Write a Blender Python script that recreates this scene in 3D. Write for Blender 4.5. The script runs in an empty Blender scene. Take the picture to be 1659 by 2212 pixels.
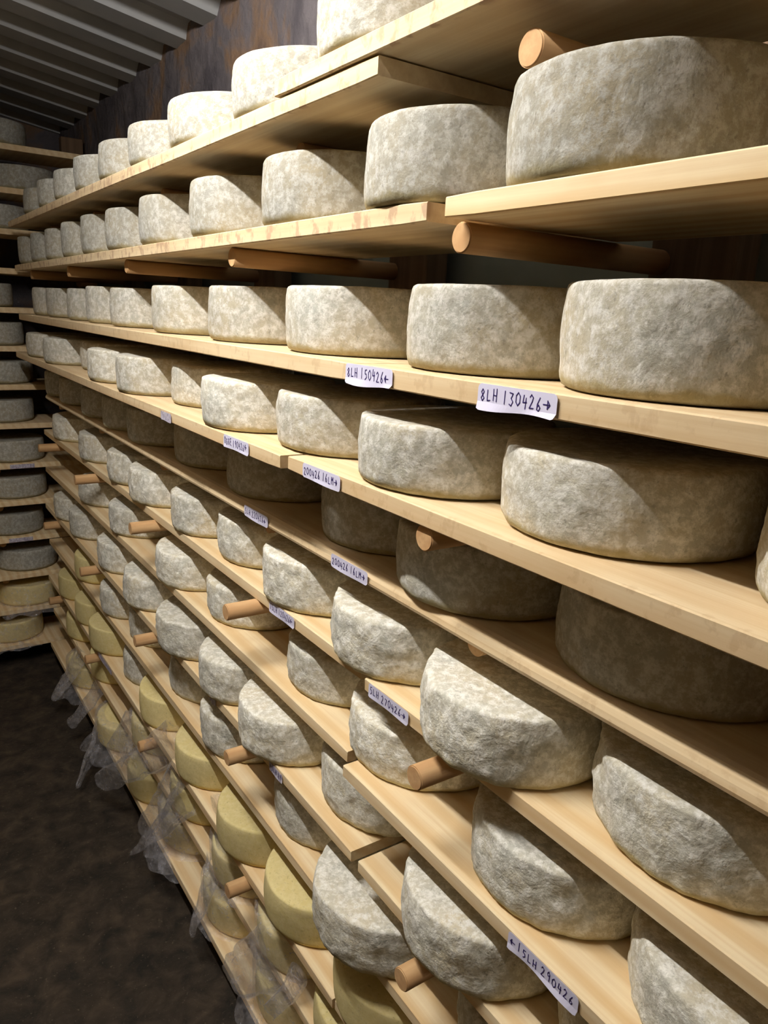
import bpy, bmesh, math, random
from mathutils import Vector, Matrix, noise
# Cheese ripening room: racks of boards on dowels. Positions in metres, floor at z = 0.
CAMR = [[0.828136, -0.558517, 0.047431], [-0.104015, -0.236272, -0.966104], [0.550792, 0.795132, -0.253759]]
CAMF = 1617.291
# ---------------------------------------------------------------- camera, world, lamp, exposure
sc = bpy.context.scene
COL = sc.collection
random.seed(7)
cam = bpy.data.cameras.new('camera'); camo = bpy.data.objects.new('camera', cam); COL.objects.link(camo)
R = CAMR
camo.matrix_world = Matrix(((R[0][0], -R[1][0], -R[2][0], 0), (R[0][1], -R[1][1], -R[2][1], 0),
                            (R[0][2], -R[1][2], -R[2][2], 1.794), (0, 0, 0, 1)))
cam.sensor_fit = 'VERTICAL'; cam.sensor_height = 24.0; cam.lens = CAMF / 2212 * 24.0
cam.clip_start = 0.02
sc.camera = camo
world = bpy.data.worlds.new('world'); sc.world = world; world.use_nodes = True
world.node_tree.nodes['Background'].inputs[0].default_value = (0.8, 0.7, 0.5, 1)
world.node_tree.nodes['Background'].inputs[1].default_value = 0.004
LAMP = (-0.08, 1.22, 2.70)      # centre of the fluorescent tube hanging over the aisle
TUBE_LEN = 1.1; TUBE_R = .013; TUBE_GLOW = 240.0
sc.view_settings.view_transform = 'Standard'; sc.view_settings.look = 'None'
sc.view_settings.gamma = 1.0; sc.view_settings.use_curve_mapping = False
sc.view_settings.exposure = 0.58

BOARDS = {
    '0L': (0, 0.552, 0.8567, 3.68, 2.0758, 0.0245),
    '0R': (0, 0.5474, -0.4025, 1.1327, 2.1016, 0.0245),
    '1L': (1, 0.5727, 0.7682, 3.726, 1.9044, 0.0245),
    '1R': (1, 0.5646, -0.4025, 0.7222, 1.9044, 0.0245),
    '2L': (2, 0.575, 0.9372, 3.726, 1.6991, 0.027),
    '2R': (2, 0.575, -0.4025, 0.9326, 1.6991, 0.027),
    '3L': (3, 0.552, 1.1074, 3.726, 1.5375, 0.0245),
    '3R': (3, 0.5623, -0.4025, 1.0982, 1.5375, 0.0245),
    '4': (4, 0.636, -0.4025, 3.588, 1.3674, 0.0245),
    '5L': (5, 0.6452, 0.9775, 3.726, 1.1857, 0.0245),
    '5R': (5, 0.6313, -0.4025, 0.943, 1.1857, 0.0245),
    '6L': (6, 0.6411, 1.0028, 3.726, 1.0109, 0.0245),
    '6R': (6, 0.6129, -0.4025, 0.9717, 1.0109, 0.0245),
    '7L': (7, 0.6302, 0.9602, 3.726, 0.8349, 0.0245),
    '7R': (7, 0.6279, -0.4025, 0.9338, 0.8349, 0.0245),
    '8': (8, 0.636, -0.4025, 3.726, 0.6567, 0.0245),
    '9': (9, 0.621, 0.9913, 3.726, 0.4784, 0.0245),
    '9R': (9, 0.6244, -0.4025, 0.9867, 0.4784, 0.0245),
    '10': (10, 0.6337, -0.4025, 3.726, 0.3025, 0.0245),
    '11': (11, 0.6095, -0.4025, 3.726, 0.1265, 0.0245),
}
BOARDZ = [2.0758, 1.9044, 1.6991, 1.5375, 1.3674, 1.1857, 1.0109, 0.8349, 0.6567, 0.4784, 0.3025, 0.1265]
TIPS = [0.503, 0.515, 0.68, 0.495, 0.584, 0.5, 0.6, 0.5, 0.58, 0.5, 0.6, 0.6]
LABS = [
    ('2R', 0.941, 0.8218, '8LH 150426<'),
    ('2R', 0.6501, 0.5289, '8LH 130426>'),
    ('3L', 1.3432, 1.228, '8GGE 190426<'),
    ('3L', 1.7167, 1.6462, ''),
    ('3R', 1.0421, 0.9253, '200426 16LM>'),
    ('4', 1.4378, 1.3224, '5LH 220426<'),
    ('4', 1.069, 0.9518, '200426 16LM>'),
    ('5L', 1.3311, 1.2187, '15LH 120426<'),
    ('5R', 0.9271, 0.8152, '5LH 270426>'),
    ('6R', 0.5514, 0.4329, '<15LH 290426'),
    ('7L', 1.2929, 1.2309, '15LH 29'),
    ('7L', 1.6379, 1.598, ''),
    ('9', 2.7768, 2.5805, ''),
]
# rows of cheeses: x, y, z, radius, height, young
ROWS = [
    [(0.6969, 0.9608, 2.1261, 0.1495, 0.0897, 0), (0.7015, 1.267, 2.1002, 0.1495, 0.0897, 0), (0.7015, 1.5955, 2.1002, 0.1495, 0.0897, 0), (0.6888, 1.8839, 2.1002, 0.1368, 0.0897, 0), (0.6888, 2.1599, 2.1002, 0.1368, 0.0897, 0), (0.6888, 2.4363, 2.1002, 0.1368, 0.0897, 0), (0.6923, 2.7162, 2.1002, 0.1403, 0.0897, 0), (0.6888, 2.9956, 2.1002, 0.1368, 0.0897, 0), (0.6888, 3.2716, 2.1002, 0.1368, 0.0897, 0)],
    [(0.7084, 0.5675, 1.9289, 0.1437, 0.1081, 0), (0.7038, 0.8532, 1.9289, 0.1391, 0.1081, 0), (0.7222, 1.1932, 1.9289, 0.1495, 0.1081, 0), (0.7222, 1.5368, 1.9289, 0.1495, 0.1081, 0), (0.7222, 1.8833, 1.9289, 0.1495, 0.1081, 0), (0.7222, 2.1914, 1.9289, 0.1495, 0.1081, 0), (0.7095, 2.4798, 1.9289, 0.1368, 0.1081, 0), (0.7095, 2.7558, 1.9289, 0.1368, 0.1081, 0), (0.7095, 3.0318, 1.9289, 0.1368, 0.1081, 0), (0.7095, 3.3078, 1.9289, 0.1368, 0.1081, 0), (0.713, 3.5876, 1.9289, 0.1403, 0.1081, 0)],
    [(0.736, 0.4871, 1.7262, 0.1437, 0.1104, 0), (0.7417, 0.7797, 1.7262, 0.1437, 0.1104, 0), (0.7475, 1.1429, 1.7262, 0.1495, 0.1104, 0), (0.7475, 1.5062, 1.7262, 0.1495, 0.1104, 0), (0.7475, 1.8862, 1.7262, 0.1495, 0.1104, 0), (0.7475, 2.2814, 1.7262, 0.1495, 0.1104, 0), (0.7349, 2.5697, 1.7262, 0.1368, 0.1104, 0), (0.7349, 2.8457, 1.7262, 0.1368, 0.1104, 0), (0.7475, 3.2072, 1.7262, 0.1495, 0.1104, 0), (0.7349, 3.4956, 1.7262, 0.1368, 0.1104, 0)],
    [(0.7417, 0.2177, 1.562, 0.1495, 0.0954, 0), (0.7349, 0.5499, 1.562, 0.1495, 0.0954, 0), (0.7061, 0.8423, 1.562, 0.1414, 0.0954, 0), (0.7314, 1.1419, 1.562, 0.1495, 0.0954, 0), (0.6842, 1.4266, 1.562, 0.1368, 0.0954, 0), (0.7544, 1.7767, 1.562, 0.1495, 0.0954, 0), (0.6842, 2.0567, 1.562, 0.1368, 0.0954, 0), (0.6969, 2.3736, 1.562, 0.1495, 0.0954, 0), (0.7659, 2.7691, 1.562, 0.1495, 0.0954, 0), (0.6842, 3.046, 1.562, 0.1368, 0.0954, 0), (0.6969, 3.4034, 1.562, 0.1495, 0.0954, 0)],
    [(0.797, 0.4935, 1.3918, 0.1495, 0.1012, 0), (0.774, 0.8122, 1.3918, 0.1495, 0.1012, 0), (0.8038, 1.1087, 1.3918, 0.146, 0.1012, 0), (0.797, 1.5277, 1.3918, 0.1495, 0.1012, 0), (0.797, 1.8919, 1.3918, 0.1495, 0.1012, 0), (0.774, 2.2513, 1.3918, 0.1495, 0.1012, 0), (0.7613, 2.5399, 1.3918, 0.1368, 0.1012, 0), (0.774, 2.8383, 1.3918, 0.1495, 0.1012, 0), (0.774, 3.2026, 1.3918, 0.1495, 0.1012, 0), (0.7613, 3.4909, 1.3918, 0.1368, 0.1012, 0)],
    [(0.8004, 0.4081, 1.2101, 0.1495, 0.1035, 0), (0.7245, 0.6866, 1.2101, 0.1368, 0.1035, 0), (0.7693, 0.9934, 1.2101, 0.1495, 0.1035, 0), (0.7832, 1.3081, 1.2101, 0.1495, 0.1035, 0), (0.8027, 1.6077, 1.2101, 0.146, 0.1035, 0), (0.7705, 1.891, 1.2101, 0.1368, 0.1035, 0), (0.7716, 2.2428, 1.2101, 0.1495, 0.1035, 0), (0.7705, 2.5315, 1.2101, 0.1368, 0.1035, 0), (0.7832, 2.9426, 1.2101, 0.1495, 0.1035, 0), (0.7832, 3.4365, 1.2101, 0.1495, 0.1035, 0)],
    [(0.774, 0.3026, 1.0353, 0.1495, 0.0966, 0), (0.7613, 0.591, 1.0353, 0.1368, 0.0966, 0), (0.7854, 0.9441, 1.0353, 0.1495, 0.0966, 0), (0.8061, 1.2415, 1.0353, 0.1437, 0.0966, 0), (0.8004, 1.6741, 1.0353, 0.1495, 0.0966, 0), (0.7676, 1.9878, 1.0353, 0.1495, 0.0966, 0), (0.7791, 2.5302, 1.0353, 0.1495, 0.0966, 0), (0.7791, 2.9734, 1.0353, 0.1495, 0.0966, 0)],
    [(0.8004, 0.4169, 0.8594, 0.1495, 0.1035, 0), (0.7256, 0.6984, 0.8594, 0.138, 0.1035, 0), (0.8004, 1.0653, 0.8594, 0.1495, 0.1035, 0), (0.7349, 1.3496, 0.8594, 0.1391, 0.1035, 0), (0.744, 1.6278, 0.8594, 0.1368, 0.1035, 0), (0.7452, 1.9237, 0.8594, 0.1495, 0.1035, 0), (0.7567, 2.3026, 0.8594, 0.1495, 0.1035, 0), (0.7682, 2.6826, 0.8594, 0.1495, 0.1035, 0), (0.7682, 3.1439, 0.8594, 0.1495, 0.1035, 0), (0.7555, 3.4322, 0.8594, 0.1368, 0.1035, 0)],
    [(0.797, 0.6067, 0.6811, 0.1495, 0.1035, 0), (0.7199, 0.9519, 0.6811, 0.1472, 0.1035, 0), (0.8004, 1.275, 0.6811, 0.1495, 0.1035, 0), (0.774, 1.664, 0.6811, 0.1495, 0.1035, 0), (0.8004, 1.9841, 0.6811, 0.1495, 0.1035, 0), (0.8004, 2.4097, 0.6811, 0.1495, 0.1035, 0), (0.7613, 2.6957, 0.6811, 0.1368, 0.1035, 0), (0.774, 3.1059, 0.6811, 0.1495, 0.1035, 1)],
    [(0.759, 0.9269, 0.5029, 0.1495, 0.1, 1), (0.7349, 1.2145, 0.5029, 0.1368, 0.1, 1), (0.7349, 1.4905, 0.5029, 0.1368, 0.1, 1), (0.759, 1.8334, 0.5029, 0.1495, 0.1, 1), (0.759, 2.1813, 0.5029, 0.1495, 0.1, 1), (0.7935, 2.4826, 0.5029, 0.1495, 0.1, 0), (0.7475, 2.7928, 0.5029, 0.1495, 0.1, 1), (0.7463, 3.0814, 0.5029, 0.1368, 0.1, 1), (0.759, 3.4095, 0.5029, 0.1495, 0.1, 1)],
    [(0.7716, 1.0175, 0.3269, 0.1495, 0.1, 1), (0.759, 1.3059, 0.3269, 0.1368, 0.1, 1), (0.7659, 1.5896, 0.3269, 0.1437, 0.1, 1), (0.7716, 1.9251, 0.3269, 0.1495, 0.1, 1), (0.7716, 2.3317, 0.3269, 0.1495, 0.1, 1), (0.7716, 2.9034, 0.3269, 0.1495, 0.1, 1), (0.7716, 3.3514, 0.3269, 0.1495, 0.1, 1)],
    [(0.7705, 1.3074, 0.151, 0.1495, 0.1, 1), (0.7705, 1.6554, 0.151, 0.1495, 0.1, 1), (0.7705, 2.0304, 0.151, 0.1495, 0.1, 1), (0.7349, 2.3168, 0.151, 0.1368, 0.1, 1), (0.736, 2.6946, 0.151, 0.1495, 0.1, 1), (0.7475, 3.2478, 0.151, 0.1495, 0.1, 1)],
]
EZ = [2.4001, 2.2252, 2.0562, 1.8917, 1.725, 1.5559, 1.3835, 1.2052, 1.0177, 0.8395, 0.6613, 0.4749, 0.299, 0.115]
EROWS = [
    ([(0.2498, 3.9502, 2.4245), (0.5488, 3.9502, 2.4245)], 0),
    ([(0.3603, 3.9502, 2.2497), (0.6593, 3.9502, 2.2497)], 0),
    ([(0.2352, 3.9502, 2.0807), (0.5342, 3.9502, 2.0807)], 0),
    ([(-0.414, 3.9502, 1.9162), (-0.115, 3.9502, 1.9162), (0.184, 3.9502, 1.9162)], 0),
    ([(0.1523, 3.9502, 1.7495), (0.4513, 3.9502, 1.7495)], 0),
    ([(0.1833, 3.9502, 1.5804), (0.4823, 3.9502, 1.5804)], 0),
    ([(-0.0762, 3.9502, 1.4079), (0.2228, 3.9502, 1.4079), (0.5103, 3.9502, 1.4079)], 0),
    ([(0.2058, 3.9502, 1.2297), (0.5048, 3.9502, 1.2297)], 0),
    ([(-0.0489, 3.9502, 1.0422), (0.2501, 3.9502, 1.0422), (0.5376, 3.9502, 1.0422)], 0),
    ([(0.2397, 3.9502, 0.864), (0.5387, 3.9502, 0.864)], 0),
    ([(0.2157, 3.9502, 0.6857), (0.5147, 3.9502, 0.6857)], 0),
    ([(-0.0227, 3.9502, 0.4994), (0.2763, 3.9502, 0.4994), (0.5638, 3.9502, 0.4994)], 0),
    ([(-0.0272, 3.9502, 0.3235), (0.2718, 3.9502, 0.3235), (0.5593, 3.9502, 0.3235)], 1),
    ([(0.1771, 3.9502, 0.1395), (0.4761, 3.9502, 0.1395)], 1),
]
# ---------------------------------------------------------------- helpers
def mat(name):
    m = bpy.data.materials.new(name); m.use_nodes = True
    nt = m.node_tree; b = nt.nodes['Principled BSDF']
    return m, nt, b
def N(nt, t, **k):
    n = nt.nodes.new(t)
    for a, v in k.items():
        if a.startswith('_'): n.inputs[a[1:].replace('_', ' ')].default_value = v
        else: setattr(n, a, v)
    return n
def ramp(nt, src, stops):
    r = N(nt, 'ShaderNodeValToRGB'); e = r.color_ramp.elements
    while len(e) < len(stops): e.new(0.5)
    for q, (p, c) in zip(e, stops):
        q.position = p; q.color = (*c, 1) if len(c) == 3 else c
    nt.links.new(src, r.inputs[0]); return r.outputs[0]
def mix(nt, f, a, b, mode='MIX'):
    m = N(nt, 'ShaderNodeMix', data_type='RGBA', blend_type=mode)
    for s, v in ((0, f), (6, a), (7, b)):
        if hasattr(v, 'links'): nt.links.new(v, m.inputs[s])
        elif s == 0: m.inputs[0].default_value = v
        else: m.inputs[s].default_value = (*v, 1)
    return m.outputs[2]
def coords(nt, scale=(1, 1, 1), offs=True):
    tc = N(nt, 'ShaderNodeTexCoord'); mp = N(nt, 'ShaderNodeMapping'); mp.inputs['Scale'].default_value = scale
    nt.links.new(tc.outputs['Object'], mp.inputs[0])
    if offs:
        oi = N(nt, 'ShaderNodeObjectInfo'); ml = N(nt, 'ShaderNodeMath', operation='MULTIPLY'); ml.inputs[1].default_value = 37.0
        nt.links.new(oi.outputs['Random'], ml.inputs[0]); cb = N(nt, 'ShaderNodeCombineXYZ')
        for i in range(3): nt.links.new(ml.outputs[0], cb.inputs[i])
        nt.links.new(cb.outputs[0], mp.inputs['Location'])
    return mp.outputs[0]
def nz(nt, co, scale, detail=4, rough=0.6, dist=0.0):
    n = N(nt, 'ShaderNodeTexNoise'); n.inputs['Scale'].default_value = scale; n.inputs['Detail'].default_value = detail
    n.inputs['Roughness'].default_value = rough; n.inputs['Distortion'].default_value = dist
    nt.links.new(co, n.inputs[0]); return n.outputs[0]
def bump(nt, b, h, strength, dist=0.002, prev=None):
    n = N(nt, 'ShaderNodeBump'); n.inputs['Strength'].default_value = strength; n.inputs['Distance'].default_value = dist
    nt.links.new(h, n.inputs['Height'])
    if prev: nt.links.new(prev, n.inputs['Normal'])
    nt.links.new(n.outputs[0], b.inputs['Normal']); return n.outputs[0]

def cheese_mat(name, base, light, tan, cool, edge, rough_bump):
    m, nt, b = mat(name)
    co = coords(nt)
    a = nz(nt, co, 9, 3, .55)
    c1 = mix(nt, ramp(nt, a, [(.36, (0, 0, 0)), (.68, (.85, .85, .85))]), base, tan)
    c2 = mix(nt, ramp(nt, nz(nt, co, 12, 4, .6, .2), [(.42, (0, 0, 0)), (.74, (.9, .9, .9))]), c1, cool)
    c3 = mix(nt, ramp(nt, nz(nt, co, 70, 8, .76, .1), [(.45, (0, 0, 0)), (.60, (1, 1, 1))]), c2, light)
    c4 = mix(nt, ramp(nt, nz(nt, co, 170, 3, .6), [(.60, (0, 0, 0)), (.72, (.55, .55, .55))]), c3, tuple(x * .55 for x in base))
    # olive damp ring at the foot of the rind
    tc = N(nt, 'ShaderNodeTexCoord'); sp = N(nt, 'ShaderNodeSeparateXYZ'); nt.links.new(tc.outputs['Object'], sp.inputs[0])
    ad = N(nt, 'ShaderNodeMath', operation='MULTIPLY_ADD'); nt.links.new(nz(nt, co, 30, 3), ad.inputs[0]); ad.inputs[1].default_value = -.018
    nt.links.new(sp.outputs[2], ad.inputs[2])
    c5 = mix(nt, ramp(nt, ad.outputs[0], [(0.0, (.75, .75, .75)), (.006, (0, 0, 0))]), c4, edge)
    oi = N(nt, 'ShaderNodeObjectInfo')
    br = N(nt, 'ShaderNodeHueSaturation'); mr = N(nt, 'ShaderNodeMapRange'); mr.inputs[3].default_value = .88; mr.inputs[4].default_value = 1.1
    nt.links.new(oi.outputs['Random'], mr.inputs[0]); nt.links.new(mr.outputs[0], br.inputs['Value']); nt.links.new(c5, br.inputs['Color'])
    nt.links.new(br.outputs[0], b.inputs['Base Color'])
    b.inputs['Roughness'].default_value = .92; b.inputs['Specular IOR Level'].default_value = .2
    p = bump(nt, b, nz(nt, co, 38, 6, .6, .25), .5 * rough_bump, .006)
    bump(nt, b, nz(nt, co, 190, 4, .6), .45 * rough_bump, .0012, p)
    return m
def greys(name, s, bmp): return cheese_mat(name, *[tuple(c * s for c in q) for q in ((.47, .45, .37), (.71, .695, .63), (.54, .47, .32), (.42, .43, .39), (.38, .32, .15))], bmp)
M_grey = greys('lamp_evened_dark_rind', .66, .8)  # grey rind darkened in colour to offset the lamp's strong light on top rows
M_greyR = greys('lamp_evened_mid_rind', .86, .9)  # same rind darkened less, evening out lamp light on the third row
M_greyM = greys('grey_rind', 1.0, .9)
M_greyW = greys('lamp_evened_light_rind', 1.2, 1.45)  # same rind lightened in colour to make up for lamp falloff on lower rows
M_yel = cheese_mat('young_rind', (.72, .60, .27), (.76, .65, .33), (.70, .58, .25), (.68, .58, .29), (.60, .46, .15), .35)

def wood_mat(name, c1, c2, c3, stain=0.0, ax=1, stainc=(.20, .10, .06)):
    m, nt, b = mat(name)
    s = [14, 14, 14]; s[ax] = .9
    co = coords(nt, tuple(s))
    w = N(nt, 'ShaderNodeTexWave', wave_type='RINGS', rings_direction='Y' if ax == 1 else ('X' if ax == 0 else 'Z'))
    w.inputs['Scale'].default_value = .7; w.inputs['Distortion'].default_value = 5.5; w.inputs['Detail'].default_value = 3; w.inputs['Detail Scale'].default_value = .6
    nt.links.new(co, w.inputs[0])
    s2 = [110, 110, 110]; s2[ax] = 3
    fine = nz(nt, coords(nt, tuple(s2)), 1.0, 4, .6)
    a = mix(nt, ramp(nt, w.outputs[1], [(.25, (0, 0, 0)), (.95, (1, 1, 1))]), c1, c2)
    fm = N(nt, 'ShaderNodeMath', operation='MULTIPLY'); nt.links.new(ramp(nt, fine, [(.4, (0, 0, 0)), (.7, (1, 1, 1))]), fm.inputs[0]); fm.inputs[1].default_value = .5
    a = mix(nt, fm.outputs[0], a, c3)
    co2 = coords(nt, (1, 1, 1))
    a = mix(nt, ramp(nt, nz(nt, co2, 6, 3), [(.5, (0, 0, 0)), (.75, (.45, .45, .45))]), a, c3)
    if stain:
        n = nz(nt, coords(nt, (1, 1, .8)), 50, 4, .55, .2)
        st = ramp(nt, n, [(.58 - .06 * stain, (0, 0, 0)), (.63, (.75 * stain,) * 3)])
        tc = N(nt, 'ShaderNodeTexCoord'); sp = N(nt, 'ShaderNodeSeparateXYZ'); nt.links.new(tc.outputs['Object'], sp.inputs[0])
        lt = ramp(nt, sp.outputs[0], [(.004, (1, 1, 1)), (.010, (0, 0, 0))])     # worn, handled front edge
        mm = N(nt, 'ShaderNodeMath', operation='MULTIPLY'); nt.links.new(st, mm.inputs[0]); nt.links.new(lt, mm.inputs[1])
        a = mix(nt, mm.outputs[0], a, stainc)
    nt.links.new(a, b.inputs['Base Color']); b.inputs['Roughness'].default_value = .75; b.inputs['Specular IOR Level'].default_value = .25
    bump(nt, b, fine, .22, .001)
    return m
M_pine = wood_mat('new_pine', (.84, .69, .44), (.74, .54, .29), (.66, .44, .21))
M_pine2 = wood_mat('used_pine', (.74, .59, .37), (.68, .51, .30), (.58, .39, .19), .35, stainc=(.42, .25, .12))
M_stain = wood_mat('stained_pine', (.74, .60, .38), (.68, .53, .32), (.56, .40, .23), 1.0, stainc=(.42, .27, .17))
M_dowel = wood_mat('dowel_wood', (.62, .39, .19), (.56, .33, .15), (.44, .25, .11), ax=0)
M_post = wood_mat('dark_post_wood', (.17, .105, .06), (.13, .08, .045), (.09, .055, .03), ax=2)

def plain(name, stops, scale, detail=5, b_s=.3, b_d=.004, rough=.9, spec=.2, c2=None):
    m, nt, b = mat(name); co = coords(nt, offs=False)
    n = nz(nt, co, scale, detail, .62, .4)
    c = ramp(nt, n, stops)
    if c2: c = mix(nt, ramp(nt, nz(nt, co, scale * 7, 4), [(.62, (0, 0, 0)), (.75, (1, 1, 1))]), c, c2)
    nt.links.new(c, b.inputs['Base Color']); b.inputs['Roughness'].default_value = rough; b.inputs['Specular IOR Level'].default_value = spec
    bump(nt, b, nz(nt, co, scale * 5, 5), b_s, b_d); return m
M_floor = plain('damp_floor', [(.34, (.014, .011, .008)), (.5, (.032, .023, .015)), (.68, (.062, .044, .027))], 14, 8, .5, .004, .8, .25, (.11, .085, .055))
M_wall = plain('plaster', [(.3, (.20, .215, .18)), (.7, (.27, .28, .235))], 3, 4, .3)
M_rock = plain('dark_wall', [(.3, (.07, .062, .07)), (.5, (.13, .115, .12)), (.60, (.19, .12, .075)), (.75, (.11, .075, .06))], 3.5, 5, .8, .02)
M_panel = plain('brown_panelling', [(.3, (.13, .095, .05)), (.7, (.19, .14, .08))], 3, 4, .3)
M_ceil = plain('painted_sheet', [(.3, (.36, .37, .38)), (.7, (.46, .46, .45))], 3, 4, .2, .002, .7)
M_paper, nt, b = mat('label_paper'); b.inputs['Base Color'].default_value = (.66, .64, .80, 1); b.inputs['Roughness'].default_value = .6
M_paper2, nt, b = mat('worn_label_paper'); b.inputs['Roughness'].default_value = .8
nt.links.new(ramp(nt, nz(nt, coords(nt), 140, 3), [(.4, (.30, .27, .36)), (.6, (.58, .55, .62))]), b.inputs['Base Color'])
M_ink, nt, b = mat('blue_ink'); b.inputs['Base Color'].default_value = (.035, .02, .14, 1); b.inputs['Roughness'].default_value = .5
M_enamel, nt, b = mat('white_enamel'); b.inputs['Base Color'].default_value = (.7, .7, .68, 1)
M_glow, nt, b = mat('lamp_diffuser'); b.inputs['Emission Color'].default_value = (1, .96, .92, 1); b.inputs['Emission Strength'].default_value = TUBE_GLOW
M_film, nt, b = mat('plastic_film')
nt.nodes.remove(b); out = nt.nodes['Material Output']
tr = N(nt, 'ShaderNodeBsdfTransparent'); tr.inputs[0].default_value = (.985, .985, .99, 1)
gl = N(nt, 'ShaderNodeBsdfGlossy'); gl.inputs['Roughness'].default_value = .06
df = N(nt, 'ShaderNodeBsdfTranslucent'); df.inputs[0].default_value = (.85, .85, .9, 1)
d2 = N(nt, 'ShaderNodeBsdfDiffuse'); d2.inputs[0].default_value = (.8, .8, .86, 1)
ds = N(nt, 'ShaderNodeAddShader'); nt.links.new(df.outputs[0], ds.inputs[0]); nt.links.new(d2.outputs[0], ds.inputs[1])
co = coords(nt)
fb = N(nt, 'ShaderNodeBump'); fb.inputs['Strength'].default_value = 1.0; fb.inputs['Distance'].default_value = .009
nt.links.new(nz(nt, co, 45, 3, .5, 1.5), fb.inputs['Height'])
for s in (gl, df, d2): nt.links.new(fb.outputs[0], s.inputs['Normal'])
m1 = N(nt, 'ShaderNodeMixShader'); nt.links.new(ramp(nt, nz(nt, co, 40, 3), [(.35, (.05,) * 3), (.75, (.24,) * 3)]), m1.inputs[0])
nt.links.new(tr.outputs[0], m1.inputs[1]); nt.links.new(ds.outputs[0], m1.inputs[2])
lw = N(nt, 'ShaderNodeLayerWeight'); lw.inputs[0].default_value = .35; nt.links.new(fb.outputs[0], lw.inputs['Normal'])
m2 = N(nt, 'ShaderNodeMixShader'); nt.links.new(ramp(nt, lw.outputs['Fresnel'], [(0, (.045,) * 3), (1, (.32,) * 3)]), m2.inputs[0])
nt.links.new(m1.outputs[0], m2.inputs[1]); nt.links.new(gl.outputs[0], m2.inputs[2]); nt.links.new(m2.outputs[0], out.inputs[0])

def link(name, me, parent=None, loc=(0, 0, 0)):
    o = bpy.data.objects.new(name, me); COL.objects.link(o); o.location = loc
    if parent: o.parent = parent
    return o
def tag(o, label, cat, group=None):
    o['label'] = label; o['category'] = cat
    if group: o['group'] = group
    return o
def mesh(bm, name, m, smooth=False):
    me = bpy.data.meshes.new(name); bm.normal_update(); bm.to_mesh(me); bm.free(); me.materials.append(m)
    if smooth:
        for p in me.polygons: p.use_smooth = True
    return me
def box(bm, x0, x1, y0, y1, z0, z1, bev=0.0, seg=2):
    r = bmesh.ops.create_cube(bm, size=1.0)
    bmesh.ops.transform(bm, matrix=Matrix.Translation(((x0 + x1) / 2, (y0 + y1) / 2, (z0 + z1) / 2)) @ Matrix.Diagonal((x1 - x0, y1 - y0, z1 - z0, 1)), verts=r['verts'])
    if bev:
        es = list({e for v in r['verts'] for e in v.link_edges})
        bmesh.ops.bevel(bm, geom=es, offset=bev, segments=seg, affect='EDGES', profile=.5)
def struct(name, me, loc=(0, 0, 0)):
    o = link(name, me, None, loc); o['kind'] = 'structure'; return o

# ---------------------------------------------------------------- room
XB = 1.06; YF = 4.72; YN = -1.6; XL = -1.1
def grid_wall(name, m, p0, u, v, nu, nv, amp, nrm, sc_=3.0):
    bm = bmesh.new(); vs = []
    for i in range(nu + 1):
        for j in range(nv + 1):
            p = Vector(p0) + Vector(u) * i / nu + Vector(v) * j / nv
            p += Vector(nrm) * amp * (noise.noise(p * sc_) + .5 * noise.noise(p * sc_ * 2.7))
            vs.append(bm.verts.new(p))
    for i in range(nu):
        for j in range(nv):
            a = i * (nv + 1) + j; bm.faces.new((vs[a], vs[a + nv + 1], vs[a + nv + 2], vs[a + 1]))
    return struct(name, mesh(bm, name, m, True))
grid_wall('wall_right', M_wall, (XB, YN, 0), (0, YF - YN, 0), (0, 0, 2.28), 90, 30, .004, (-1, 0, 0))
bm = bmesh.new(); vs = []
nu, nv = 200, 24
for i in range(nu + 1):
    for j in range(nv + 1):
        y = YN + (YF - YN) * i / nu; z = 2.20 + .62 * j / nv
        p = Vector((0, y, z)); d = .022 * noise.noise(Vector((y * 3, z * 2, 1))) + .012 * noise.noise(Vector((y * 11, z * 5, 4)))
        vs.append(bm.verts.new((XB - .055 + d, y, z)))
for i in range(nu):
    for j in range(nv):
        a = i * (nv + 1) + j; bm.faces.new((vs[a], vs[a + nv + 1], vs[a + nv + 2], vs[a + 1]))
struct('trim_1', mesh(bm, 'trim_1', M_rock, True))
grid_wall('wall_far', M_rock, (XL, YF, 0), (XB - XL, 0, 0), (0, 0, 3.2), 30, 30, .02, (0, -1, 0))
grid_wall('wall_left', M_panel, (XL, YN, 0), (0, YF - YN, 0), (0, 0, 3.2), 60, 30, .006, (1, 0, 0))
grid_wall('wall_near', M_panel, (XL, YN, 0), (XB - XL, 0, 0), (0, 0, 3.2), 30, 30, .006, (0, 1, 0))
grid_wall('floor', M_floor, (XL, YN, 0), (XB - XL, 0, 0), (0, YF - YN, 0), 90, 200, .004, (0, 0, 1), 7)
# corrugated ceiling: ridges run across the aisle, the sheet falls towards the right wall
bm = bmesh.new(); P = .2765; prof = []
y = YN - .2
while y < YF + .3:
    prof += [(y, 0), (y + .105, 0), (y + .135, -.042), (y + .245, -.042)]; y += P
rowsv = []
for k in range(2):
    x = XL - .1 if k == 0 else XB + .02
    zc = 2.694 + .155 * (XB - x)
    rowsv.append([bm.verts.new((x, yy, zc + dz)) for yy, dz in prof])
for i in range(len(prof) - 1): bm.faces.new((rowsv[0][i], rowsv[0][i + 1], rowsv[1][i + 1], rowsv[1][i]))
me = mesh(bm, 'ceiling', M_ceil); struct('ceiling', me)
lo = bpy.data.objects.new('hanging_tube_lamp', None); COL.objects.link(lo); lo.location = LAMP
tag(lo, 'bare fluorescent tube hanging on two wires along the aisle under the corrugated ceiling', 'lamp')
rx = Matrix.Rotation(math.radians(90), 4, 'X')
bm = bmesh.new(); bmesh.ops.create_cone(bm, cap_ends=True, segments=20, radius1=TUBE_R, radius2=TUBE_R, depth=TUBE_LEN)
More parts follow.
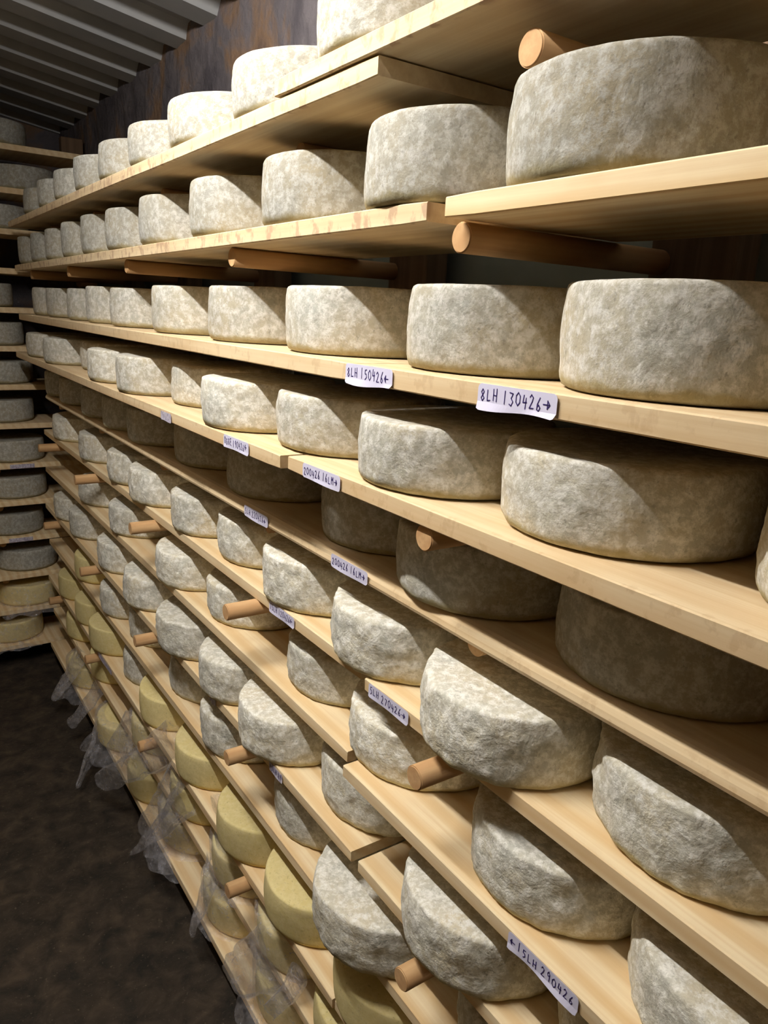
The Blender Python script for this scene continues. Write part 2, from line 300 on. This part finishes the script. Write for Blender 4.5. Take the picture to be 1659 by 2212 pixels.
bmesh.ops.transform(bm, matrix=rx, verts=bm.verts); link('tube', mesh(bm, 'tube', M_glow, True), lo)
for s in (-1, 1):
    bm = bmesh.new(); bmesh.ops.create_cone(bm, cap_ends=True, segments=20, radius1=.016, radius2=.016, depth=.04)
    bmesh.ops.transform(bm, matrix=Matrix.Translation((0, s * (TUBE_LEN / 2 + .02), 0)) @ rx, verts=bm.verts); link('end_cap', mesh(bm, 'end_cap', M_enamel), lo)
    zt = 2.694 + .155 * (XB - LAMP[0]) - .04 - LAMP[2]
    bm = bmesh.new(); bmesh.ops.create_cone(bm, cap_ends=True, segments=8, radius1=.0015, radius2=.0015, depth=zt)
    bmesh.ops.translate(bm, verts=bm.verts, vec=(0, s * (TUBE_LEN / 2 + .02), zt / 2)); link('wire', mesh(bm, 'wire', M_enamel), lo)

# ---------------------------------------------------------------- boards with their paper labels
TH = .0245
FONT = {'0': [[(.5, 1), (.1, .75), (.1, .25), (.5, 0), (.9, .25), (.9, .75), (.5, 1)]], '1': [[(.5, 1), (.45, 0)]],
 '2': [[(.1, .8), (.4, 1), (.75, .8), (.6, .5), (.1, 0), (.9, .02)]], '3': [[(.1, .95), (.8, .9), (.45, .55), (.85, .3), (.5, 0), (.1, .1)]],
 '4': [[(.3, 1), (.15, .4), (.9, .45)], [(.75, .8), (.65, -.1)]], '5': [[(.85, 1), (.3, .95), (.25, .55), (.7, .55), (.8, .2), (.3, -.05)]],
 '6': [[(.7, 1), (.25, .5), (.2, .1), (.55, 0), (.8, .25), (.5, .45), (.25, .3)]], '7': [[(.15, 1), (.85, .95), (.4, 0)]], '8': [[(.5, .52), (.2, .75), (.5, 1), (.8, .78), (.2, .25), (.5, 0), (.85, .25), (.5, .52)]],
 '9': [[(.8, .65), (.4, .5), (.25, .75), (.55, 1), (.8, .75), (.7, 0)]], 'L': [[(.2, .95), (.2, .05), (.85, .1)]],
 'H': [[(.15, .95), (.15, .05)], [(.85, 1), (.85, 0)], [(.15, .5), (.85, .45)]], 'M': [[(.1, 0), (.15, 1), (.5, .5), (.85, 1), (.9, 0)]],
 'G': [[(.85, .85), (.4, 1), (.1, .5), (.45, 0), (.85, .2), (.8, .5), (.5, .45)]], 'E': [[(.8, 1), (.2, .95), (.15, .05), (.8, 0)], [(.2, .5), (.7, .5)]],
 '>': [[(0, .5), (1.2, .5)], [(.8, .85), (1.25, .5), (.8, .15), (.8, .85)]], '<': [[(1.2, .5), (0, .5)], [(.4, .85), (0, .5), (.4, .15), (.4, .85)]]}
def stroke(bm, pts, w, x):
    for (a, b) in zip(pts, pts[1:]):
        a = Vector(a); b = Vector(b); d = b - a
        if d.length < 1e-6: continue
        d.normalize(); n = Vector((-d.y, d.x)) * w; e = d * w * .6
        q = [a - e + n, a - e - n, b + e - n, b + e + n]
        f = [bm.verts.new((x, -p.x, p.y)) for p in q]; g = [bm.verts.new((x + .0002, -p.x, p.y)) for p in q]
        bm.faces.new(f); bm.faces.new(g[::-1])
        for i in range(4): bm.faces.new((f[i], g[i], g[(i + 1) % 4], f[(i + 1) % 4]))
def writing(text, wid, hgt):
    bm = bmesh.new(); rnd = random.Random(text); n = sum(.55 if c == ' ' else (1.35 if c in '<>' else 1) for c in text)
    cw = wid * .92 / n; x = wid * .04
    for c in text:
        if c == ' ': x += cw * .55; continue
        s = hgt * (.52 + rnd.uniform(-.05, .06)); y0 = hgt * (.25 + rnd.uniform(-.05, .05))
        for st in FONT[c]: stroke(bm, [(x + p[0] * cw * .72, y0 + p[1] * s) for p in st], .00055, -.0004)
        x += cw * (1.35 if c in '<>' else 1)
    return mesh(bm, 'writing', M_ink)
def paper(wid, hgt, droop, m, seed):
    rnd = random.Random(seed); bm = bmesh.new(); nu, nv = 24, 5; vs = []
    for i in range(nu + 1):
        for j in range(nv + 1):
            u = i / nu; v = j / nv
            z = v * hgt; 
            if j == 0: z -= droop * (.5 + .5 * math.sin(u * 5 + seed)) * .35
            xx = -.0003 - (droop * .25 * (.5 + .5 * math.sin(u * 7 + seed)) if j == 0 else 0)
            cr = .0015 if (i in (0, nu) and j in (0, nv)) else 0
            vs.append(bm.verts.new((xx, -(u * wid) - (cr if i == 0 else -cr), z + (cr if j == 0 else -cr if j == nv else 0))))
    for i in range(nu):
        for j in range(nv):
            a = i * (nv + 1) + j; bm.faces.new((vs[a], vs[a + 1], vs[a + nv + 2], vs[a + nv + 1]))
    bm.normal_update(); bmesh.ops.solidify(bm, geom=bm.faces[:], thickness=.0003)
    return mesh(bm, 'paper_label', m)
ORD = ['top', 'second', 'third', 'fourth', 'fifth', 'sixth', 'seventh', 'eighth', 'ninth', 'tenth', 'eleventh', 'lowest']
WID = .30
def board_mesh(k, y0, y1, m, axis='y', wid=WID):
    L = y1 - y0; bm = bmesh.new(); rnd = random.Random(k)
    nl = max(2, int(L / .05)); w0 = rnd.uniform(0, 9)
    sec = [(0.0015, 0), (0, .0015), (0, TH * .5), (0, TH - .0015), (.0015, TH), (wid * .5, TH), (wid - .0015, TH), (wid, TH - .0015), (wid, .0015), (wid - .0015, 0), (wid * .5, 0)]
    if k == '4': sec = [(.004, 0), (.0015, .001), (0, .006), (.002, .013), (.006, .019), (.012, TH - .001), (.02, TH), (wid * .5, TH), (wid - .0015, TH), (wid, TH - .0015), (wid, .0015), (wid - .0015, 0), (wid * .5, 0)]
    rings = []
    for i in range(nl + 1):
        y = L * i / nl; e = .0012 if i in (0, nl) else 0
        ring = []
        for (x, z) in sec:
            q = noise.noise(Vector((w0 + (y + y0) * 2.2, x * 3, z * 20)))
            dx = .0012 * q if x < .03 else 0
            zz = z + .0009 * noise.noise(Vector((w0 + y * 1.1, 3, 0)))
            if e: zz = e + (z * (1 - 2 * e / TH))
            ring.append(bm.verts.new((x + dx, y, zz)))
        rings.append(ring)
    n = len(sec)
    for i in range(nl):
        for j in range(n): bm.faces.new((rings[i][j], rings[i][(j + 1) % n], rings[i + 1][(j + 1) % n], rings[i + 1][j]))
    bm.faces.new(rings[0][::-1]); bm.faces.new(rings[-1])
    bmesh.ops.recalc_face_normals(bm, faces=bm.faces[:])
    if axis == 'x':
        bmesh.ops.transform(bm, matrix=Matrix(((0, 1, 0, 0), (1, 0, 0, 0), (0, 0, 1, 0), (0, 0, 0, 1))), verts=bm.verts)
        bmesh.ops.recalc_face_normals(bm, faces=bm.faces[:])
    return mesh(bm, 'shelf_board', m)
BM = {'0L': M_stain, '0R': M_stain, '1L': M_stain, '1R': M_pine, '2L': M_pine2, '2R': M_pine2, '3L': M_pine2, '3R': M_pine2, '4': M_pine2, '5R': M_pine, '6R': M_pine, '5L': M_pine, '6L': M_pine}
BD = {}
for k, (i, x, y0, y1, z, th) in BOARDS.items():
    o = link('shelf_board', board_mesh(k, y0, y1, BM.get(k, M_pine)), None, (x, y0, z)); BD[k] = o; o.scale = (1, 1, th / TH)
    two = k[-1] in 'LR' and (k.rstrip('LR') + 'L' in BOARDS or k in ('9', '9R'))
    kind = {0: 'brown-stained', 1: 'brown-stained' if k == '1L' else 'clean pale', 4: 'shaded round-edged'}.get(i, 'pale pine')
    part = ''
    if two or k == '9': part = ', nearer length' if k[-1] == 'R' else ', farther length'
    tag(o, f'{kind} wooden board carrying the {ORD[i]} row of cheeses on the right rack{part}', 'shelf board', 'boards of the right rack')
for n, (k, ya, yb, text) in enumerate(LABS):
    # ya is the near (right) end, yb the far (left) end
    bo = BD[k]; y_l, y_r = max(ya, yb), min(ya, yb); wid = y_l - y_r; worn = text == '' or text == '15LH 29'
    hg = TH * (.94 if not worn else .8)
    pp = link('paper_label', paper(wid, hg, .012 if k in ('6R', '2R') else .004, M_paper2 if worn else M_paper, n), bo, (-.0022, y_l - bo.location.y, .0008))
    pp['label'] = ('worn paper label' if worn else 'white paper label reading ' + text.replace('<', '').replace('>', '') + ' in blue ink with an arrow')
    if text: link('writing', writing(text, wid, hg), pp, (-.0006, 0, 0))

# ---------------------------------------------------------------- posts with dowels
COLY = [.0345, .7245, 1.403, 2.1045, 2.7945, 3.473]
rd = .0178
def dowel_mesh(length, seed):
    bm = bmesh.new(); r = bmesh.ops.create_cone(bm, cap_ends=True, segments=28, radius1=rd, radius2=rd, depth=length)
    es = [e for e in bm.edges if all(abs(v.co.z + length / 2) < 1e-5 for v in e.verts) and len(e.link_faces) == 2]
    bmesh.ops.bevel(bm, geom=es, offset=.0015, segments=2, affect='EDGES')
    bmesh.ops.transform(bm, matrix=Matrix.Rotation(math.radians(90), 4, 'Y'), verts=bm.verts)
    bmesh.ops.translate(bm, verts=bm.verts, vec=(length / 2, 0, 0))
    me = mesh(bm, 'dowel', M_dowel, False)
    for p in me.polygons: p.use_smooth = abs(p.normal.x) < .5
    return me
PX = .965
NAMES = ['nearest', 'second nearest', 'third nearest', 'fourth nearest', 'fifth nearest', 'farthest']
bm = bmesh.new(); box(bm, 0, .055, -.118, .018, 0, 2.30, .003); post_me = mesh(bm, 'post_body', M_post)
for c, y in enumerate(COLY):
    t = bpy.data.objects.new('rack_post', None); COL.objects.link(t); t.location = (PX, y, 0)
    tag(t, f'dark wooden post of the right rack with dowels, {NAMES[c]} to the camera', 'post', 'posts of the right rack')
    link('post_body', post_me, t)
    for i in range(12):
        ym = random.Random(c * 20 + i).uniform(-.012, .012)
        tip = TIPS[i] * 1.15
        if c != 1 and i in (0, 2, 3): tip += .08
        
        link('dowel', dowel_mesh(PX + .01 - tip, c * 20 + i), t, (tip - PX, (-.11 if i == 0 else ym * .5 if i not in (1, 5, 7, 9) else 0) * (1 if i else (1, .95, 1.3, 1, 1, 1)[c]), BOARDZ[i] - rd))

# ---------------------------------------------------------------- cheeses
def cheese_mesh(seed, m, amp):
    rnd = random.Random(seed); bm = bmesh.new(); R0, H0 = .1432, .104
    prof = [(0, 0)] + [(R0 * f, 0) for f in (.3, .6, .85)] + [(R0 - .009, .001), (R0 - .0035, .0035), (R0 - .0006, .009)]
    nb = 12
    prof += [(R0 + .0022 * math.sin(math.pi * j / nb), .008 + (H0 - .017) * j / nb) for j in range(1, nb)]
    prof += [(R0 - .0004, H0 - .006), (R0 - .0018, H0 - .0025), (R0 - .005, H0 - .0004)] + [(R0 * f, H0 - .001 * (1 - f)) for f in (.93, .85, .75, .6, .45, .3, .12)] + [(0, H0 - .001)]
    n = 144; off = Vector((rnd.uniform(0, 99), rnd.uniform(0, 99), rnd.uniform(0, 99)))
    rings = []
    for (r, z) in prof:
        if r == 0: rings.append([bm.verts.new((0, 0, z))]); continue
        rg = []
        for a in range(n):
            th = 2 * math.pi * a / n; p = Vector((r * math.cos(th), r * math.sin(th), z))
            k = min(1, r / R0)
            d = (.0028 * noise.noise(p * 8 + off) + amp * (.0016 * noise.noise(p * 28 + off) + .0012 * noise.noise(p * 70 + off))) * k
            dz = (.0014 * noise.noise(p * 7 - off) + amp * .0005 * noise.noise(p * 40 - off)) * (1 if z > H0 * .5 else .15) * (1 if r < R0 - .002 else .4)
            if z < .001: dz = 0
            rg.append(bm.verts.new((p.x + d * math.cos(th), p.y + d * math.sin(th), max(0, z + dz))))
        rings.append(rg)
    for a, b in zip(rings, rings[1:]):
        for i in range(n):
            j = (i + 1) % n
            if len(a) == 1: bm.faces.new((a[0], b[j], b[i]))
            elif len(b) == 1: bm.faces.new((a[i], a[j], b[0]))
            else: bm.faces.new((a[i], a[j], b[j], b[i]))
    bmesh.ops.recalc_face_normals(bm, faces=bm.faces[:])
    return mesh(bm, 'cheese_wheel', m, True)
GREY = [cheese_mesh(s, M_grey, .8) for s in range(4)]; DARKISH = [cheese_mesh(60 + s, M_greyR, .9) for s in range(4)]; MID = [cheese_mesh(20 + s, M_greyM, 1.0) for s in range(4)]; ROUGH = [cheese_mesh(40 + s, M_greyW, 2.0) for s in range(5)]
YEL = [cheese_mesh(80 + s, M_yel, .35) for s in range(4)]
NTH = ['nearest', 'second', 'third', 'fourth', 'fifth', 'sixth', 'seventh', 'eighth', 'ninth', 'tenth', 'eleventh', 'twelfth', 'thirteenth', 'fourteenth']
CH = {}
for i in range(12):
    for n, (x, y, z, r, h, yl) in enumerate(ROWS[i]):
        rnd = random.Random(i * 100 + n)
        me = rnd.choice(YEL if yl else (ROUGH if i >= 5 else MID if i >= 3 else DARKISH if i == 2 else GREY))
        o = link('cheese_wheel', me, None, (x, y, z + .0004)); o.rotation_euler = (0, 0, rnd.uniform(0, 6.28))
        o.scale = (r / .1432, r / .1432, h / .104 * rnd.uniform(.975, 1.025)); CH[(i, n)] = o
        look = 'smooth pale yellow' if yl else ('crinkled grey' if i >= 5 else 'mottled grey')
        w = 'nearest on' if n == 0 else ('farthest on' if n == len(ROWS[i]) - 1 else NTH[n] + ' from the near end of')
        tag(o, f"{look} cheese wheel, {w} the right rack's {ORD[i]} row", 'cheese', ('yellow' if yl else 'grey') + ' cheese wheels on the right rack')

# ---------------------------------------------------------------- end rack across the far end
EY = 3.795
for i, z in enumerate(EZ):
    o = link('shelf_board', board_mesh('e%d' % i, -.95, .99, M_pine2 if i < 8 else M_pine, 'x'), None, (-.95, EY, z))
    tag(o, 'pine board across the far end of the room, %s from the top' % (['first', 'second', 'third', 'fourth', 'fifth', 'sixth', 'seventh', 'eighth', 'ninth', 'tenth', 'eleventh', 'twelfth', 'thirteenth', 'fourteenth'][i]), 'shelf board', 'boards of the end rack')
    if i in (8, 10):
        wid = .105; bm = bmesh.new(); box(bm, 0, wid, -.0003, 0, 0, TH * .8)
        p = link('paper_label', mesh(bm, 'paper_label', M_paper2), o, ({8: .50, 10: .47}[i] + .95, -.0022, .002)); p['label'] = 'worn paper label'
for c, x in enumerate((-.85, -.15, .45, .93)):
    t = bpy.data.objects.new('rack_post', None); COL.objects.link(t); t.location = (x, EY + .345, 0)
    tag(t, 'dark wooden post behind the end rack, %s from the right' % ['fourth', 'third', 'second', 'first'][c], 'post', 'posts of the end rack')
    bm = bmesh.new(); box(bm, -.05, .05, 0, .05, 0, 2.55, .003); link('post_body', mesh(bm, 'post_body', M_post), t)
    for i, z in enumerate(EZ):
        bm = bmesh.new(); bmesh.ops.create_cone(bm, cap_ends=True, segments=16, radius1=.016, radius2=.016, depth=.30)
        bmesh.ops.transform(bm, matrix=Matrix.Rotation(math.radians(90), 4, 'X'), verts=bm.verts)
        link('dowel', mesh(bm, 'dowel', M_dowel, False), t, (0, -.14, z - .016))
for i, (lst, yl) in enumerate(EROWS):
    cnt = len(lst)
    for n, (x, y, z) in enumerate(sorted(lst, reverse=True)):
        if x < .05: continue
        rnd = random.Random(900 + i * 10 + n); me = rnd.choice(YEL if yl else GREY)
        o = link('cheese_wheel', me, None, (x, y + rnd.uniform(-.01, .02), z + .0006)); o.rotation_euler = (0, 0, rnd.uniform(0, 6.28))
        r = .139; o.scale = (r / .1432, r / .1432, .98); CH[('e', i, n)] = o
        tag(o, f"{'yellow' if yl else 'dim grey'} cheese wheel on the {ORD[i] if i < 11 else ['twelfth', 'thirteenth', 'fourteenth'][i - 11]} board of the end rack, {['rightmost', 'second from right', 'third from right'][n]}", 'cheese', 'cheese wheels on the end rack')

# ---------------------------------------------------------------- plastic film
def film(name, cx, cy, z0, r, h, a0, a1, flare, seed, label, tails=()):
    """clear film lying over the front of a cheese and drooping past the board"""
    rnd = random.Random(seed); bm = bmesh.new(); nu, nv = 44, 34; vs = []
    off = Vector((seed * 3.1, seed * 7.7, 0))
    for i in range(nu + 1):
        u = i / nu; a = math.radians(a0 + (a1 - a0) * u)
        edge = noise.noise(Vector((u * 5, seed, 0)))
        for j in range(nv + 1):
            v = j / nv
            if v < .25: rr = r * (.78 + .22 * v / .25) + .006; z = z0 + h + .006
            elif v < .65: rr = r + .008; z = z0 + h + .006 - (h + .002) * (v - .25) / .4
            else:
                q = (v - .65) / .35; rr = r + .008 + flare * q * (1 + .7 * edge); z = z0 - .002 + .004 - flare * .8 * q * q * (1 + edge)
            p = Vector((cx + rr * math.cos(a), cy + rr * math.sin(a), z))
            n3 = Vector((noise.noise(p * 16 + off), noise.noise(p * 16 + off * 2), noise.noise(p * 16 - off))) * .007
            n4 = Vector((noise.noise(p * 60 + off), 0, noise.noise(p * 50 - off))) * .0015
            k = .35 if .2 < v < .66 else 1.2
            d = n3 * k + n4 * k
            rad = Vector((math.cos(a), math.sin(a), 0))
            if v < .66:
                s = d.dot(rad)
                if s < -.003: d -= rad * (s + .003)
                if v < .3 and d.z < -.003: d.z = -.003
            vs.append(bm.verts.new(p + d))
    for i in range(nu):
        for j in range(nv):
            a = i * (nv + 1) + j; bm.faces.new((vs[a], vs[a + 1], vs[a + nv + 2], vs[a + nv + 1]))
    for (P0, P1, w, w1, sd) in tails:
        # a bag corner: flattened, pleated, narrowing to its tip
        P0 = Vector(P0); P1 = Vector(P1); d = (P1 - P0); P0 = P0 - d * .35; P0.z += .03; d = P1 - P0; L = d.length; d.normalize()
        s = d.cross(Vector((1, 0, .3))).normalized(); t = s.cross(d)
        nu2, nv2 = 48, 30; v2 = []
        for j in range(nv2 + 1):
            v = j / nv2; ww = (w + (w1 - w) * v ** .8) * (1 if v < .9 else math.sqrt(max(0, 1 - ((v - .9) / .1) ** 2)) * .8 + .2)
            for i in range(nu2):
                a = 2 * math.pi * i / nu2; cr = 1 + .12 * math.sin(a * 5 + sd + v * 3) + .06 * math.sin(a * 11 + sd * 2)
                p = P0 + d * L * v + s * math.cos(a) * ww * .5 * cr + t * math.sin(a) * ww * .17 * cr + Vector((0, 0, -.012)) * math.sin(v * 3.1)
                p += Vector((noise.noise(p * 16 + off), noise.noise(p * 16 - off), noise.noise(p * 16 + off * 2))) * .008
                v2.append(bm.verts.new(p))
        for j in range(nv2):
            for i in range(nu2):
                k = (i + 1) % nu2; bm.faces.new((v2[j * nu2 + i], v2[j * nu2 + k], v2[(j + 1) * nu2 + k], v2[(j + 1) * nu2 + i]))
        bm.faces.new(v2[-nu2:])
    bmesh.ops.translate(bm, verts=bm.verts, vec=(-cx, -cy, -z0))
    o = link(name, mesh(bm, name, M_film, True), None, (cx, cy, z0)); tag(o, label, 'plastic film', 'plastic film on the yellow cheeses'); return o
def wrap(i, y, a0, a1, flare, seed, label, tails=()):
    best = min(ROWS[i], key=lambda c: abs(c[1] - y)); x, yy, z, r, h, _ = best
    film('plastic_wrap', x, yy, z, r, h, a0, a1, flare, seed, label, tails)
wrap(11, 3.25, 120, 250, .05, 1, 'crumpled clear film with a drooping corner on the farthest bottom-row yellow cheese', [((.621, 3.205, .241), (.513, 3.208, .10), .15, .05, 1)])
wrap(11, 2.75, 110, 260, .05, 2, 'clear film bag spilling off the bottom board, second from the far end', [((.609, 2.873, .237), (.53, 2.967, .10), .07, .045, 2), ((.609, 2.785, .126), (.479, 2.604, .05), .12, .03, 3)])
wrap(10, 2.43, 150, 250, .02, 3, 'tall clear film flap standing up beside a dowel above the bottom row', [((.609, 2.471, .237), (.648, 2.443, .38), .12, .09, 4)])
wrap(11, 2.08, 120, 260, .05, 4, 'shiny rounded film end hanging over the dark floor below a protruding dowel', [((.609, 2.08, .421), (.535, 2.521, .10), .12, .07, 5)])
wrap(11, 1.95, 120, 260, .05, 5, 'long pointed clear film corner reaching out over the floor at mid-rack', [((.609, 1.914, .311), (.534, 2.099, .09), .10, .012, 6), ((.609, 1.952, .367), (.589, 2.168, .10), .08, .06, 7)])
wrap(10, 1.60, 130, 250, .015, 6, 'sheer film sheath on a yellow eleventh-row cheese beside the protruding dowel', [((.644, 1.603, .458), (.633, 1.579, .30), .10, .03, 8)])
wrap(11, 1.65, 130, 240, .02, 7, 'small shiny film cone hanging off the lowest board edge', [((.621, 1.648, .26), (.576, 1.668, .11), .08, .03, 9)])
wrap(11, 1.33, 110, 250, .04, 8, 'wide clear film draped round the nearest bottom-row yellow cheese', [((.621, 1.298, .307), (.597, 1.434, .17), .14, .10, 10)])
wrap(10, 1.30, 150, 240, .01, 9, 'twisted film end sticking up from a yellow eleventh-row cheese near the camera', [((.609, 1.201, .284), (.641, 1.151, .42), .035, .05, 11)])
for k, (i, n) in enumerate(((12, 0), (13, 0), (13, 1))):
    o = CH.get(('e', i, n))
    if o: film('plastic_wrap', o.location.x, o.location.y, o.location.z, .139, .102, 190, 330, .04, 20 + k, 'clear film on a yellow cheese low on the end rack, %s' % ['upper one', 'lower right one', 'lower left one'][k])
